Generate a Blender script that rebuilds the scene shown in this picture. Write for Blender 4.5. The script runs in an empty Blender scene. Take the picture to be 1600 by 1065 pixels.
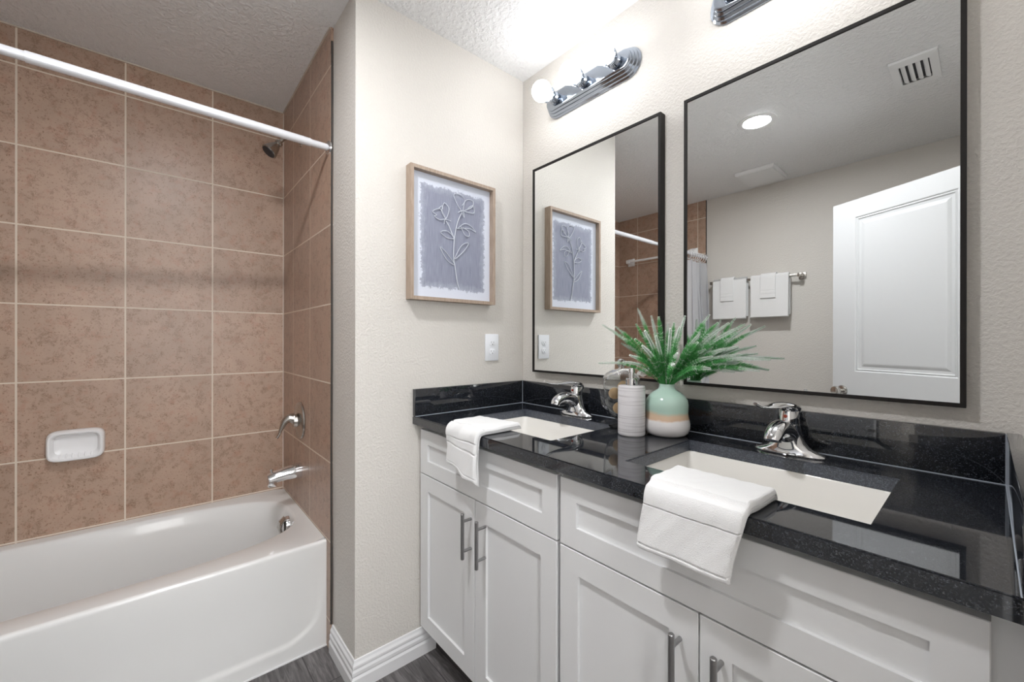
import bpy, bmesh, math, random
from mathutils import Vector, Matrix
random.seed(7)
S = bpy.context.scene
C = S.collection

# ---------------------------------------------------------------- camera
cam_d = bpy.data.cameras.new('camera')
cam = bpy.data.objects.new('camera', cam_d); C.objects.link(cam); S.camera = cam
cam_d.sensor_fit = 'HORIZONTAL'; cam_d.sensor_width = 36.0
cam_d.lens = 638.27 / 1600 * 36.0
cam_d.clip_start = 0.02
YAW, PITCH, ROLL = 0.8593, -0.0004, 0.0015
F = Vector((-math.sin(YAW)*math.cos(PITCH), math.cos(YAW)*math.cos(PITCH), math.sin(PITCH)))
R = Vector((math.cos(YAW), math.sin(YAW), 0)); U = R.cross(F)
R2 = R*math.cos(ROLL) + U*math.sin(ROLL); U2 = -R*math.sin(ROLL) + U*math.cos(ROLL)
cam.matrix_world = Matrix(((R2.x, U2.x, -F.x, 1.4338), (R2.y, U2.y, -F.y, -1.3043), (R2.z, U2.z, -F.z, 1.2141), (0, 0, 0, 1)))

# ---------------------------------------------------------------- world, exposure
SKY = 6.3        # daylight let in as fill by the added hall window
w = bpy.data.worlds.new('world'); S.world = w; w.use_nodes = True
w.node_tree.nodes['Background'].inputs[0].default_value = (1, 1, 1, 1)
w.node_tree.nodes['Background'].inputs[1].default_value = SKY
S.view_settings.view_transform = 'Standard'; S.view_settings.look = 'None'
S.view_settings.gamma = 1.0; S.view_settings.use_curve_mapping = False
S.view_settings.exposure = 0.0
BULB = 19.5      # strength of each vanity globe
CAN = 430.0       # recessed downlight
HALL_FILL = 50.0       # added unseen hall lamp, soft fill through the doorway

# ---------------------------------------------------------------- materials
def newmat(name):
    m = bpy.data.materials.new(name); m.use_nodes = True
    return m, m.node_tree, m.node_tree.nodes['Principled BSDF']
def pmat(name, col, rough=0.5, metal=0.0, **kw):
    m, nt, b = newmat(name)
    b.inputs['Base Color'].default_value = (*col, 1); b.inputs['Roughness'].default_value = rough
    b.inputs['Metallic'].default_value = metal
    for k, v in kw.items(): b.inputs[k.replace('_', ' ')].default_value = v
    return m
def N(nt, typ, **kw):
    n = nt.nodes.new(typ)
    for k, v in kw.items(): setattr(n, k, v)
    return n
def math_n(nt, op, a, b=None, c=None):
    n = N(nt, 'ShaderNodeMath', operation=op)
    for i, v in enumerate((a, b, c)):
        if v is None: continue
        if isinstance(v, (int, float)): n.inputs[i].default_value = v
        else: nt.links.new(v, n.inputs[i])
    return n.outputs[0]
def pos_scaled(nt, sx=1, sy=1, sz=1):
    g = N(nt, 'ShaderNodeNewGeometry'); mp = N(nt, 'ShaderNodeMapping')
    nt.links.new(g.outputs['Position'], mp.inputs[0]); mp.inputs['Scale'].default_value = (sx, sy, sz)
    return mp.outputs[0]
def noise(nt, vec, scale, detail=2, rough=0.5, dist=0.0):
    n = N(nt, 'ShaderNodeTexNoise'); nt.links.new(vec, n.inputs['Vector'])
    n.inputs['Scale'].default_value = scale; n.inputs['Detail'].default_value = detail
    n.inputs['Roughness'].default_value = rough; n.inputs['Distortion'].default_value = dist
    return n.outputs['Fac']
def ramp(nt, fac, stops):
    r = N(nt, 'ShaderNodeValToRGB'); nt.links.new(fac, r.inputs[0])
    cr = r.color_ramp
    while len(cr.elements) < len(stops): cr.elements.new(0.5)
    for e, (p, c) in zip(cr.elements, stops):
        e.position = p; e.color = (*c, 1) if len(c) == 3 else c
    return r.outputs[0]
def bump(nt, b, h, strength, dist):
    n = N(nt, 'ShaderNodeBump'); nt.links.new(h, n.inputs['Height'])
    n.inputs['Strength'].default_value = strength; n.inputs['Distance'].default_value = dist
    nt.links.new(n.outputs[0], b.inputs['Normal'])
def mixc(nt, fac, a, b, mode='MIX'):
    n = N(nt, 'ShaderNodeMix', data_type='RGBA', blend_type=mode)
    for sock, v in ((n.inputs[0], fac), (n.inputs[6], a), (n.inputs[7], b)):
        if isinstance(v, (int, float)): sock.default_value = v
        elif isinstance(v, tuple): sock.default_value = (*v, 1)
        else: nt.links.new(v, sock)
    return n.outputs[2]

def wall_paint(name, col, scale, dist, rough=0.55):
    m, nt, b = newmat(name)
    b.inputs['Base Color'].default_value = (*col, 1); b.inputs['Roughness'].default_value = rough
    v = pos_scaled(nt)
    h = ramp(nt, noise(nt, v, scale, 3, 0.55, 0.3), [(0.42, (0, 0, 0)), (0.62, (1, 1, 1))])
    bump(nt, b, h, 0.55, dist)
    return m
M_wall = wall_paint('wall_paint', (0.69, 0.66, 0.617), 120, 0.0016)
M_ceil = wall_paint('ceiling_paint', (0.84, 0.84, 0.84), 62, 0.0055, 0.8)

def tile_mat(name, axis, u0, tw):
    m, nt, b = newmat(name)
    g = N(nt, 'ShaderNodeNewGeometry'); sp = N(nt, 'ShaderNodeSeparateXYZ'); nt.links.new(g.outputs['Position'], sp.inputs[0])
    u = math_n(nt, 'DIVIDE', math_n(nt, 'SUBTRACT', sp.outputs[axis], u0), tw)
    v = math_n(nt, 'DIVIDE', math_n(nt, 'SUBTRACT', sp.outputs['Z'], 0.4255), 0.3106)
    def edge(t, size, half):
        fr = math_n(nt, 'FRACT', t)
        d = math_n(nt, 'SUBTRACT', 0.5, math_n(nt, 'ABSOLUTE', math_n(nt, 'SUBTRACT', fr, 0.5)))
        return math_n(nt, 'LESS_THAN', d, half/size)
    gm = math_n(nt, 'MAXIMUM', edge(u, tw, 0.0029), edge(v, 0.3106, 0.0029))
    cb = N(nt, 'ShaderNodeCombineXYZ')
    nt.links.new(math_n(nt, 'FLOOR', u), cb.inputs[0]); nt.links.new(math_n(nt, 'FLOOR', v), cb.inputs[1])
    wn = N(nt, 'ShaderNodeTexWhiteNoise', noise_dimensions='3D'); nt.links.new(cb.outputs[0], wn.inputs[0])
    # texture of each tile shifted by its own random offset
    mul = N(nt, 'ShaderNodeVectorMath', operation='MULTIPLY_ADD')
    nt.links.new(wn.outputs['Color'], mul.inputs[0]); mul.inputs[1].default_value = (7, 7, 7); nt.links.new(g.outputs['Position'], mul.inputs[2])
    p = mul.outputs[0]
    cloud = noise(nt, p, 7, 4, 0.6)
    base = ramp(nt, cloud, [(0.3, (0.43, 0.305, 0.23)), (0.7, (0.51, 0.355, 0.27))])
    red = noise(nt, p, 22, 4, 0.7)
    base = mixc(nt, ramp(nt, red, [(0.52, (0, 0, 0)), (0.72, (0.55, 0.55, 0.55))]), base, (0.43, 0.225, 0.155))
    # squiggly dark pits
    v1 = noise(nt, p, 55, 6, 0.7, 1.6)
    d1 = math_n(nt, 'ABSOLUTE', math_n(nt, 'SUBTRACT', v1, 0.5))
    line = ramp(nt, d1, [(0.0, (1, 1, 1)), (0.022, (0.6, 0.6, 0.6)), (0.045, (0, 0, 0))])
    dens = ramp(nt, noise(nt, p, 30, 3, 0.6), [(0.50, (0, 0, 0)), (0.60, (1, 1, 1))])
    pit = math_n(nt, 'MULTIPLY', line, dens)
    pit = math_n(nt, 'MULTIPLY', pit, 0.75)
    base = mixc(nt, pit, base, (0.19, 0.105, 0.065))
    spot = ramp(nt, noise(nt, p, 150, 2, 0.5), [(0.62, (0, 0, 0)), (0.69, (0.7, 0.7, 0.7))])
    base = mixc(nt, spot, base, (0.22, 0.12, 0.075))
    val = math_n(nt, 'MULTIPLY_ADD', wn.outputs['Value'], 0.14, 0.93)
    hs = N(nt, 'ShaderNodeHueSaturation'); nt.links.new(base, hs.inputs['Color']); nt.links.new(val, hs.inputs['Value'])
    col = mixc(nt, gm, hs.outputs[0], (0.76, 0.67, 0.57))
    nt.links.new(col, b.inputs['Base Color'])
    nt.links.new(math_n(nt, 'MULTIPLY_ADD', gm, 0.4, 0.36), b.inputs['Roughness'])
    bump(nt, b, math_n(nt, 'MULTIPLY', gm, -1.0), 0.6, 0.002)
    return m
M_tile_y = tile_mat('tub_tile_long', 'Y', -0.799, 0.3102)
M_tile_x = tile_mat('tub_tile_end', 'X', -0.528, 0.30)

def floor_mat():
    m, nt, b = newmat('grey_plank')
    g = N(nt, 'ShaderNodeNewGeometry'); sp = N(nt, 'ShaderNodeSeparateXYZ'); nt.links.new(g.outputs['Position'], sp.inputs[0])
    row = math_n(nt, 'DIVIDE', math_n(nt, 'ADD', sp.outputs['Y'], 0.53), 0.18)
    fr = math_n(nt, 'FRACT', row)
    rid = math_n(nt, 'FLOOR', row)
    wn = N(nt, 'ShaderNodeTexWhiteNoise', noise_dimensions='1D'); nt.links.new(rid, wn.inputs['W'])
    xs = math_n(nt, 'ADD', sp.outputs['X'], math_n(nt, 'MULTIPLY', wn.outputs['Value'], 1.2))
    cu = math_n(nt, 'DIVIDE', xs, 1.2)
    cb = N(nt, 'ShaderNodeCombineXYZ'); nt.links.new(rid, cb.inputs[0]); nt.links.new(math_n(nt, 'FLOOR', cu), cb.inputs[1])
    wn2 = N(nt, 'ShaderNodeTexWhiteNoise', noise_dimensions='2D'); nt.links.new(cb.outputs[0], wn2.inputs[0])
    mp = N(nt, 'ShaderNodeMapping'); nt.links.new(g.outputs['Position'], mp.inputs[0]); mp.inputs['Scale'].default_value = (2.2, 22, 1)
    ad = N(nt, 'ShaderNodeVectorMath', operation='ADD'); nt.links.new(mp.outputs[0], ad.inputs[0]); nt.links.new(wn2.outputs['Color'], ad.inputs[1])
    gr = noise(nt, ad.outputs[0], 4, 6, 0.65, 0.8)
    col = ramp(nt, gr, [(0.3, (0.05, 0.046, 0.046)), (0.5, (0.12, 0.112, 0.112)), (0.72, (0.24, 0.228, 0.228))])
    hs = N(nt, 'ShaderNodeHueSaturation'); nt.links.new(col, hs.inputs['Color'])
    nt.links.new(math_n(nt, 'MULTIPLY_ADD', wn2.outputs['Value'], 0.6, 0.7), hs.inputs['Value'])
    ed = math_n(nt, 'MAXIMUM', math_n(nt, 'LESS_THAN', fr, 0.012), math_n(nt, 'LESS_THAN', math_n(nt, 'FRACT', cu), 0.002))
    nt.links.new(mixc(nt, ed, hs.outputs[0], (0.015, 0.014, 0.014)), b.inputs['Base Color'])
    b.inputs['Roughness'].default_value = 0.42
    bump(nt, b, gr, 0.25, 0.001)
    return m
M_floor = floor_mat()

def granite_mat(k=1.0):
    m, nt, b = newmat('black_granite')
    v = pos_scaled(nt)
    fl = ramp(nt, noise(nt, v, 430, 3, 0.7), [(0.48, (0.008*k, 0.009*k, 0.012*k)), (0.60, (0.030*k, 0.035*k, 0.044*k)), (0.72, (0.17, 0.18, 0.20))])
    sp = ramp(nt, noise(nt, v, 90, 2, 0.5), [(0.30, (0.35, 0.35, 0.35)), (0.62, (1, 1, 1))])
    nt.links.new(mixc(nt, sp, (0.010*k, 0.0115*k, 0.0155*k), fl), b.inputs['Base Color'])
    b.inputs['Roughness'].default_value = 0.035; b.inputs['IOR'].default_value = 1.75
    return m
M_granite = granite_mat()
M_granite_edge = granite_mat(4.5); M_granite_edge.name = 'honed_granite_edge'
M_granite_edge.node_tree.nodes['Principled BSDF'].inputs['Roughness'].default_value = 0.42
M_cab = pmat('white_cabinet_paint', (0.765, 0.77, 0.775), 0.38)
M_trim = pmat('white_trim_paint', (0.80, 0.80, 0.81), 0.4)
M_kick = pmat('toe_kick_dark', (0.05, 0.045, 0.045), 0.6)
M_gap = pmat('cabinet_inside_grey', (0.3, 0.3, 0.3), 0.6)
M_tub = pmat('tub_enamel', (0.80, 0.80, 0.79), 0.12, Coat_Weight=0.4)
M_sink = pmat('sink_porcelain', (0.84, 0.82, 0.78), 0.12)
M_ceramic = pmat('white_ceramic', (0.90, 0.90, 0.91), 0.12)
M_chrome = pmat('chrome', (0.80, 0.81, 0.83), 0.06, 1.0)
M_fixture = pmat('fixture_chrome', (0.40, 0.44, 0.50), 0.10, 1.0)
M_nickel = pmat('brushed_nickel', (0.50, 0.48, 0.45), 0.24, 1.0)
M_handle = pmat('brushed_steel', (0.36, 0.36, 0.36), 0.32, 1.0)
M_rod = pmat('white_rod', (0.80, 0.81, 0.85), 0.22, 0.25)
M_frame = pmat('black_bronze_frame', (0.012, 0.010, 0.009), 0.5, Specular_IOR_Level=0.25)
M_mirror = pmat('mirror_glass', (0.87, 0.885, 0.88), 0.0, 1.0)
M_door = pmat('white_door_paint', (0.66, 0.675, 0.69), 0.4)
M_plastic = pmat('outlet_plastic', (0.83, 0.85, 0.89), 0.3)
M_slot = pmat('dark_slot', (0.03, 0.03, 0.035), 0.6)
M_vent = pmat('vent_white', (0.82, 0.82, 0.82), 0.5)
M_grey_edge = pmat('tile_edge_dark', (0.045, 0.04, 0.036), 0.6)
def emis(name, col, st):
    m, nt, b = newmat(name)
    b.inputs['Base Color'].default_value = (1, 1, 1, 1)
    b.inputs['Emission Color'].default_value = (*col, 1); b.inputs['Emission Strength'].default_value = st
    return m
M_bulb = emis('bulb_glow', (0.98, 0.985, 1.0), BULB)
M_can = emis('downlight_glow', (0.98, 0.985, 1.0), CAN)
M_hall_fill = emis('hall_fill_glow', (0.98, 0.985, 1.0), HALL_FILL)
def glass_mat():
    m, nt, b = newmat('clear_glass')
    b.inputs['Transmission Weight'].default_value = 1; b.inputs['Roughness'].default_value = 0.0; b.inputs['IOR'].default_value = 1.2
    b.inputs['Base Color'].default_value = (0.97, 0.98, 0.98, 1)
    return m
M_glass = glass_mat()
def terry(name, col):
    m, nt, b = newmat(name)
    b.inputs['Base Color'].default_value = (*col, 1); b.inputs['Roughness'].default_value = 0.95
    b.inputs['Sheen Weight'].default_value = 0.3
    v = pos_scaled(nt)
    vo = N(nt, 'ShaderNodeTexVoronoi'); nt.links.new(v, vo.inputs[0]); vo.inputs['Scale'].default_value = 750
    h = math_n(nt, 'MULTIPLY_ADD', noise(nt, v, 260, 3, 0.6), 0.5, vo.outputs['Distance'])
    bump(nt, b, h, 0.8, 0.0012)
    return m
M_terry = terry('white_terry', (0.86, 0.86, 0.86))
M_curtain = pmat('curtain_fabric', (0.80, 0.80, 0.82), 0.85)
def wood_mat():
    m, nt, b = newmat('washed_oak')
    v = pos_scaled(nt, 30, 30, 3)
    nt.links.new(ramp(nt, noise(nt, v, 6, 4, 0.6), [(0.3, (0.33, 0.245, 0.185)), (0.7, (0.46, 0.365, 0.29))]), b.inputs['Base Color'])
    b.inputs['Roughness'].default_value = 0.6
    return m
M_wood = wood_mat()
M_ball = pmat('tan_ball', (0.60, 0.42, 0.24), 0.8)
def z_bands(name, stops, z0, z1, rough=0.2, wob=0.016):
    m, nt, b = newmat(name)
    g = N(nt, 'ShaderNodeNewGeometry'); sp = N(nt, 'ShaderNodeSeparateXYZ'); nt.links.new(g.outputs['Position'], sp.inputs[0])
    nz = noise(nt, pos_scaled(nt, 1, 1, 2), 14, 3)
    z = math_n(nt, 'ADD', sp.outputs['Z'], math_n(nt, 'MULTIPLY', math_n(nt, 'SUBTRACT', nz, 0.5), wob*2))
    t = math_n(nt, 'DIVIDE', math_n(nt, 'SUBTRACT', z, z0), z1-z0)
    nt.links.new(ramp(nt, t, stops), b.inputs['Base Color']); b.inputs['Roughness'].default_value = rough
    wv = N(nt, 'ShaderNodeTexWave', bands_direction='Z'); wv.inputs['Scale'].default_value = 55; wv.inputs['Distortion'].default_value = 1.2
    nt.links.new(g.outputs['Position'], wv.inputs[0]); bump(nt, b, wv.outputs['Fac'], 0.06, 0.0006)
    b.inputs['Coat Weight'].default_value = 0.3; b.inputs['Coat Roughness'].default_value = 0.08
    return m
M_vase = z_bands('banded_glaze', [(0.0, (0.78, 0.76, 0.76)), (0.30, (0.78, 0.76, 0.76)), (0.34, (0.66, 0.47, 0.33)), (0.43, (0.68, 0.52, 0.37)), (0.50, (0.46, 0.64, 0.55)), (1.0, (0.52, 0.72, 0.63))], 0.926, 1.082)
def ribbed():
    m, nt, b = newmat('ribbed_glaze')
    v = pos_scaled(nt, 1, 1, 1)
    h = noise(nt, pos_scaled(nt, 5, 5, 260), 1.0, 3, 0.6, 0.1)
    nt.links.new(ramp(nt, h, [(0.36, (0.56, 0.54, 0.56)), (0.48, (0.76, 0.745, 0.765))]), b.inputs['Base Color'])
    b.inputs['Roughness'].default_value = 0.14
    bump(nt, b, h, 0.25, 0.0008)
    return m
M_ribbed = ribbed()
def art_mat():
    m, nt, b = newmat('art_panel')
    g = N(nt, 'ShaderNodeNewGeometry'); sp = N(nt, 'ShaderNodeSeparateXYZ'); nt.links.new(g.outputs['Position'], sp.inputs[0])
    v = pos_scaled(nt)
    nz = math_n(nt, 'MULTIPLY', math_n(nt, 'SUBTRACT', noise(nt, v, 90, 5, 0.75), 0.5), 0.045)
    nz2 = math_n(nt, 'MULTIPLY', math_n(nt, 'SUBTRACT', noise(nt, v, 22, 4, 0.6), 0.5), 0.03)
    dy = math_n(nt, 'SUBTRACT', 0.155, math_n(nt, 'ABSOLUTE', math_n(nt, 'ADD', sp.outputs['Y'], 0.395)))
    dz = math_n(nt, 'SUBTRACT', 0.203, math_n(nt, 'ABSOLUTE', math_n(nt, 'SUBTRACT', sp.outputs['Z'], 1.622)))
    d = math_n(nt, 'ADD', math_n(nt, 'MINIMUM', dy, dz), math_n(nt, 'ADD', nz, nz2))
    mask = ramp(nt, math_n(nt, 'MULTIPLY', d, 20), [(0.0, (0, 0, 0)), (0.10, (0.75, 0.75, 0.75)), (0.6, (1, 1, 1))])
    st = noise(nt, pos_scaled(nt, 1, 160, 5), 3, 3)
    blue = ramp(nt, st, [(0.3, (0.21, 0.225, 0.30)), (0.7, (0.33, 0.35, 0.44))])
    nt.links.new(mixc(nt, mask, (0.68, 0.72, 0.82), blue), b.inputs['Base Color'])
    b.inputs['Roughness'].default_value = 0.7
    return m
M_art = art_mat()
M_wire = pmat('pale_wire', (0.58, 0.61, 0.68), 0.6)
def frond_mat():
    m, nt, b = newmat('frosted_fern')
    a = N(nt, 'ShaderNodeAttribute', attribute_name='tint')
    nt.links.new(ramp(nt, a.outputs['Fac'], [(0.0, (0.09, 0.22, 0.08)), (0.25, (0.07, 0.40, 0.10)), (0.55, (0.19, 0.58, 0.20)), (0.78, (0.68, 0.85, 0.70)), (1.0, (0.95, 0.97, 0.95))]), b.inputs['Base Color'])
    b.inputs['Roughness'].default_value = 0.6
    return m
M_frond = frond_mat()

# ---------------------------------------------------------------- mesh helpers
def sharp_smooth(bm, deg=35):
    for f in bm.faces: f.smooth = True
    lim = math.radians(deg)
    for e in bm.edges:
        if len(e.link_faces) == 2 and e.calc_face_angle(0) > lim: e.smooth = False
def obj(name, bm, mat, parent=None, smooth=True, loc=None, local=False):
    """bm in world coordinates (or in the parent's local ones); the object's origin goes to loc / the mesh centre."""
    bmesh.ops.recalc_face_normals(bm, faces=bm.faces[:]) if bm.faces else None
    if smooth: sharp_smooth(bm)
    if parent is not None:
        q_ = parent
        while not local and q_ is not None:
            bm.transform(Matrix.Translation(-Vector(q_.location))); q_ = q_.parent
        off = Vector((0, 0, 0))
    else:
        if loc is None:
            xs = [v.co for v in bm.verts]
            lo = Vector((min(c.x for c in xs), min(c.y for c in xs), min(c.z for c in xs)))
            hi = Vector((max(c.x for c in xs), max(c.y for c in xs), max(c.z for c in xs)))
            loc = Vector(((lo.x+hi.x)/2, (lo.y+hi.y)/2, lo.z))
        off = Vector(loc); bm.transform(Matrix.Translation(-off))
    me = bpy.data.meshes.new(name); bm.to_mesh(me); bm.free()
    mats = mat if isinstance(mat, (list, tuple)) else [mat]
    for q in mats: me.materials.append(q)
    o = bpy.data.objects.new(name, me); C.objects.link(o)
    if parent is not None: o.parent = parent
    else: o.location = off
    return o
def tag(o, label, cat, group=None):
    o['label'] = label; o['category'] = cat
    if group: o['group'] = group
    return o
def thing(name, label, cat, loc, group=None, rotz=0):
    o = bpy.data.objects.new(name, None); C.objects.link(o)
    o.location = loc; o.rotation_euler = (0, 0, rotz); o.empty_display_size = 0.05
    return tag(o, label, cat, group)
def struct(name, bm, mat, smooth=False, parent=None):
    o = obj(name, bm, mat, parent, smooth, loc=(0, 0, 0)); o['kind'] = 'structure'; return o
def box(bm, x0, x1, y0, y1, z0, z1, bev=0.0, seg=2):
    r = bmesh.ops.create_cube(bm, size=1)['verts']
    for v in r:
        v.co = Vector((x0 if v.co.x < 0 else x1, y0 if v.co.y < 0 else y1, z0 if v.co.z < 0 else z1))
    if bev > 0:
        es = {e for v in r for e in v.link_edges}
        bmesh.ops.bevel(bm, geom=list(es), offset=bev, segments=seg, profile=0.5, affect='EDGES')
    return bm
def B(*a, **k):
    bm = bmesh.new(); return box(bm, *a, **k)
def loft(bm, rings, close=True, cap0=True, cap1=True):
    vr = [[bm.verts.new(p) for p in ring] for ring in rings]
    n = len(vr[0])
    for a, b in zip(vr, vr[1:]):
        for i in range(n if close else n-1):
            j = (i+1) % n
            bm.faces.new((a[i], a[j], b[j], b[i]))
    if cap0: bm.faces.new(vr[0][::-1])
    if cap1: bm.faces.new(vr[-1])
    return vr
def lathe(bm, prof, c, n=40, axis='z', cap0=True, cap1=True):
    rings = []
    for r, h in prof:
        ring = []
        for i in range(n):
            a = 2*math.pi*i/n; x, y = r*math.cos(a), r*math.sin(a)
            if axis == 'z': p = (c[0]+x, c[1]+y, c[2]+h)
            elif axis == 'y': p = (c[0]+x, c[1]+h, c[2]+y)
            else: p = (c[0]+h, c[1]+x, c[2]+y)
            ring.append(Vector(p))
        rings.append(ring)
    loft(bm, rings, True, cap0, cap1); return bm
def tube(bm, pts, rad, n=12, cap=True, flat=None):
    """swept tube, rad a number or list; flat=(fx, up): elliptical section"""
    pts = [Vector(p) for p in pts]; rings = []
    prev = None
    for i, p in enumerate(pts):
        t = (pts[min(i+1, len(pts)-1)] - pts[max(i-1, 0)]).normalized()
        if prev is None:
            ref = Vector((0, 0, 1)) if abs(t.z) < 0.9 else Vector((1, 0, 0))
            u = t.cross(ref).normalized()
        else:
            u = (prev - t*prev.dot(t)).normalized()
        prev = u; v = t.cross(u)
        r = rad[i] if isinstance(rad, (list, tuple)) else rad
        ra, rb = (r if isinstance(r, tuple) else (r, r))
        rings.append([p + u*ra*math.cos(2*math.pi*k/n) + v*rb*math.sin(2*math.pi*k/n) for k in range(n)])
    loft(bm, rings, True, cap, cap); return bm
def smooth_path(pts, k=6):
    pts = [Vector(p) for p in pts]; out = []
    for i in range(len(pts)-1):
        p0 = pts[max(i-1, 0)]; p1 = pts[i]; p2 = pts[i+1]; p3 = pts[min(i+2, len(pts)-1)]
        for j in range(k):
            t = j/k
            out.append(0.5*((2*p1) + (p2-p0)*t + (2*p0-5*p1+4*p2-p3)*t*t + (-p0+3*p1-3*p2+p3)*t**3))
    out.append(pts[-1]); return out
def lerp(a, b, t): return a+(b-a)*t
def sstep(t): t = max(0, min(1, t)); return t*t*(3-2*t)

H = 2.44
# ================================================================ room shell
bm = B(-1.3, 3.0, -2.5, 0.12, -0.1, 0.0); struct('floor', bm, M_floor)
bm = B(-1.3, 3.0, -2.5, 0.12, H, H+0.1); struct('ceiling', bm, M_ceil)
struct('wall_back', B(-0.02, 1.62, 0.0, 0.12, 0, H), M_wall)                       # the vanity wall
struct('wall_left', B(-1.17, 0.0, -0.789, -0.001, 0, H), M_wall)                    # art wall and the strip beside the tub
struct('wall_front', B(-1.17, 1.62, -2.476, -2.356, 0, H), M_wall)                 # towel wall
# right wall with door opening, and the low ledge beside the worktop
bm = B(1.50, 1.62, -0.78, 0.0, 0, H); box(bm, 1.50, 1.62, -2.356, -1.60, 0, H); box(bm, 1.50, 1.62, -1.60, -0.78, 2.06, H)
struct('wall_right', bm, M_wall)
struct('trim_1', B(1.4812, 1.4995, -0.78, -0.001, 0.0, 1.029, bev=0.002), M_wall)
# tiled surround
struct('wall_tub', B(-1.17, -1.039, -2.36, -0.785, 0, H), M_tile_y)
struct('wall_shower', B(-1.039, -0.24, -0.799, -0.7885, 0, H), M_tile_x)
struct('wall_foot', B(-1.039, -0.158, -2.3565, -2.346, 0, H), M_tile_x)
# dark line at the tile edges, pale caulk where tile meets ceiling and tub
bm = bmesh.new()
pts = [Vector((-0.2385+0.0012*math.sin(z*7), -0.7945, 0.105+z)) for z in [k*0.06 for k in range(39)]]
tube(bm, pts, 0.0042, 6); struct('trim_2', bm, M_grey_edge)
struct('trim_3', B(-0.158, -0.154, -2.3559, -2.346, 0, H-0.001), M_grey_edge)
M_caulk = pmat('caulk', (0.62, 0.55, 0.47), 0.6)
bm = B(-1.039, -1.034, -2.346, -0.799, H-0.006, H-0.0005); box(bm, -1.034, -0.242, -0.804, -0.799, H-0.006, H-0.0005)
box(bm, -1.0388, -1.0355, -0.803, -0.7992, 0.43, H-0.006)
struct('trim_4', bm, M_caulk)
# baseboards
def baseboard(name, p0, p1, out, m0=0.0, m1=0.0):
    """profile swept from p0 to p1; out = unit vector into the room; m0/m1 = mitre extension per metre of thickness"""
    prof = [(0, 0), (0.016, 0), (0.016, 0.042), (0.012, 0.05), (0.0135, 0.056), (0.0135, 0.066), (0.010, 0.074), (0.011, 0.080), (0.0105, 0.086), (0.006, 0.094), (0.004, 0.102), (0, 0.103)]
    p0, p1, out = Vector(p0), Vector(p1), Vector(out); d = (p1-p0).normalized()
    bm = bmesh.new()
    loft(bm, [[p0 + out*a - d*a*m0 + Vector((0, 0, b)) for a, b in prof], [p1 + out*a + d*a*m1 + Vector((0, 0, b)) for a, b in prof]])
    struct(name, bm, M_trim)
baseboard('baseboard_left', (0.0, -0.789, 0), (0.0, -0.476, 0), (1, 0, 0), m0=1)
baseboard('baseboard_alcove', (-0.236, -0.789, 0), (0.0, -0.789, 0), (0, -1, 0), m1=1)
baseboard('baseboard_front', (-0.153, -2.356, 0), (1.50, -2.356, 0), (0, 1, 0))
# hall behind the doorway
struct('wall_hall_back', B(1.62, 3.0, 0.0, 0.12, 0, H), M_wall)
struct('wall_hall_front', B(1.62, 3.0, -2.476, -2.356, 0, H), M_wall)
bm = B(2.9, 3.0, -2.356, 0.0, 0, 0.7); box(bm, 2.9, 3.0, -2.356, 0.0, 2.25, H); box(bm, 2.9, 3.0, -2.356, -1.95, 0.7, 2.25); box(bm, 2.9, 3.0, -0.35, 0.0, 0.7, 2.25)
struct('wall_hall_right', bm, M_wall)
bm = B(2.93, 2.97, -1.95, -1.91, 0.7, 2.25)                                         # unseen hall window, added to let in fill daylight
for b_ in ((-0.39, -0.35, 0.7, 2.25), (-1.91, -0.39, 0.7, 0.74), (-1.91, -0.39, 2.21, 2.25), (-1.91, -0.39, 1.46, 1.49)): box(bm, 2.93, 2.97, *b_)
struct('fill_window_1', bm, M_trim)

# ================================================================ ceiling fittings
t = thing('hall_fill_lamp', 'added round fill lamp on the unseen hall ceiling outside the open doorway', 'lamp', (2.25, -1.15, H))  # out of view, added to send soft fill in from the camera side
bm = bmesh.new(); lathe(bm, [(0.19, -0.0005), (0.19, -0.02), (0.175, -0.03)], (2.25, -1.15, H)); obj('base', bm, M_vent, t)
bm = bmesh.new(); lathe(bm, [(0.17, -0.03), (0.16, -0.06), (0.11, -0.085), (0.03, -0.095)], (2.25, -1.15, H)); obj('shade', bm, M_hall_fill, t)

t = thing('recessed_light', 'round glowing recessed downlight in the textured ceiling', 'light', (0.598, -1.27, H))
bm = bmesh.new(); lathe(bm, [(0.066, -0.001), (0.095, -0.001), (0.094, -0.005), (0.070, -0.008), (0.066, -0.004)], (0.598, -1.27, H), 48, cap0=False, cap1=False)
obj('trim_ring', bm, M_vent, t)
bm = bmesh.new(); lathe(bm, [(0.0655, -0.0012), (0.0655, -0.004), (0.0655, -0.0045)], (0.598, -1.27, H), 48); obj('lens', bm, M_can, t)

t = thing('exhaust_fan_cover', 'plain square white fan cover on the ceiling near the towel wall', 'vent', (0.355, -2.09, H))
bm = bmesh.new()
def rrect(cx, cy, a, b, z): return [Vector((cx+sx*a, cy+sy*b, z)) for sx, sy in ((-1, -1), (1, -1), (1, 1), (-1, 1))]
loft(bm, [rrect(0.355, -2.09, 0.125, 0.15, H-0.0008), rrect(0.355, -2.09, 0.124, 0.149, H-0.020), rrect(0.355, -2.09, 0.121, 0.146, H-0.024), rrect(0.355, -2.09, 0.095, 0.12, H-0.025)])
obj('cover_plate', bm, M_vent, t, smooth=False)
bm = B(0.24, 0.47, -2.235, -1.945, H-0.028, H-0.025); obj('grille_face', bm, M_vent, t)

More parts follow.
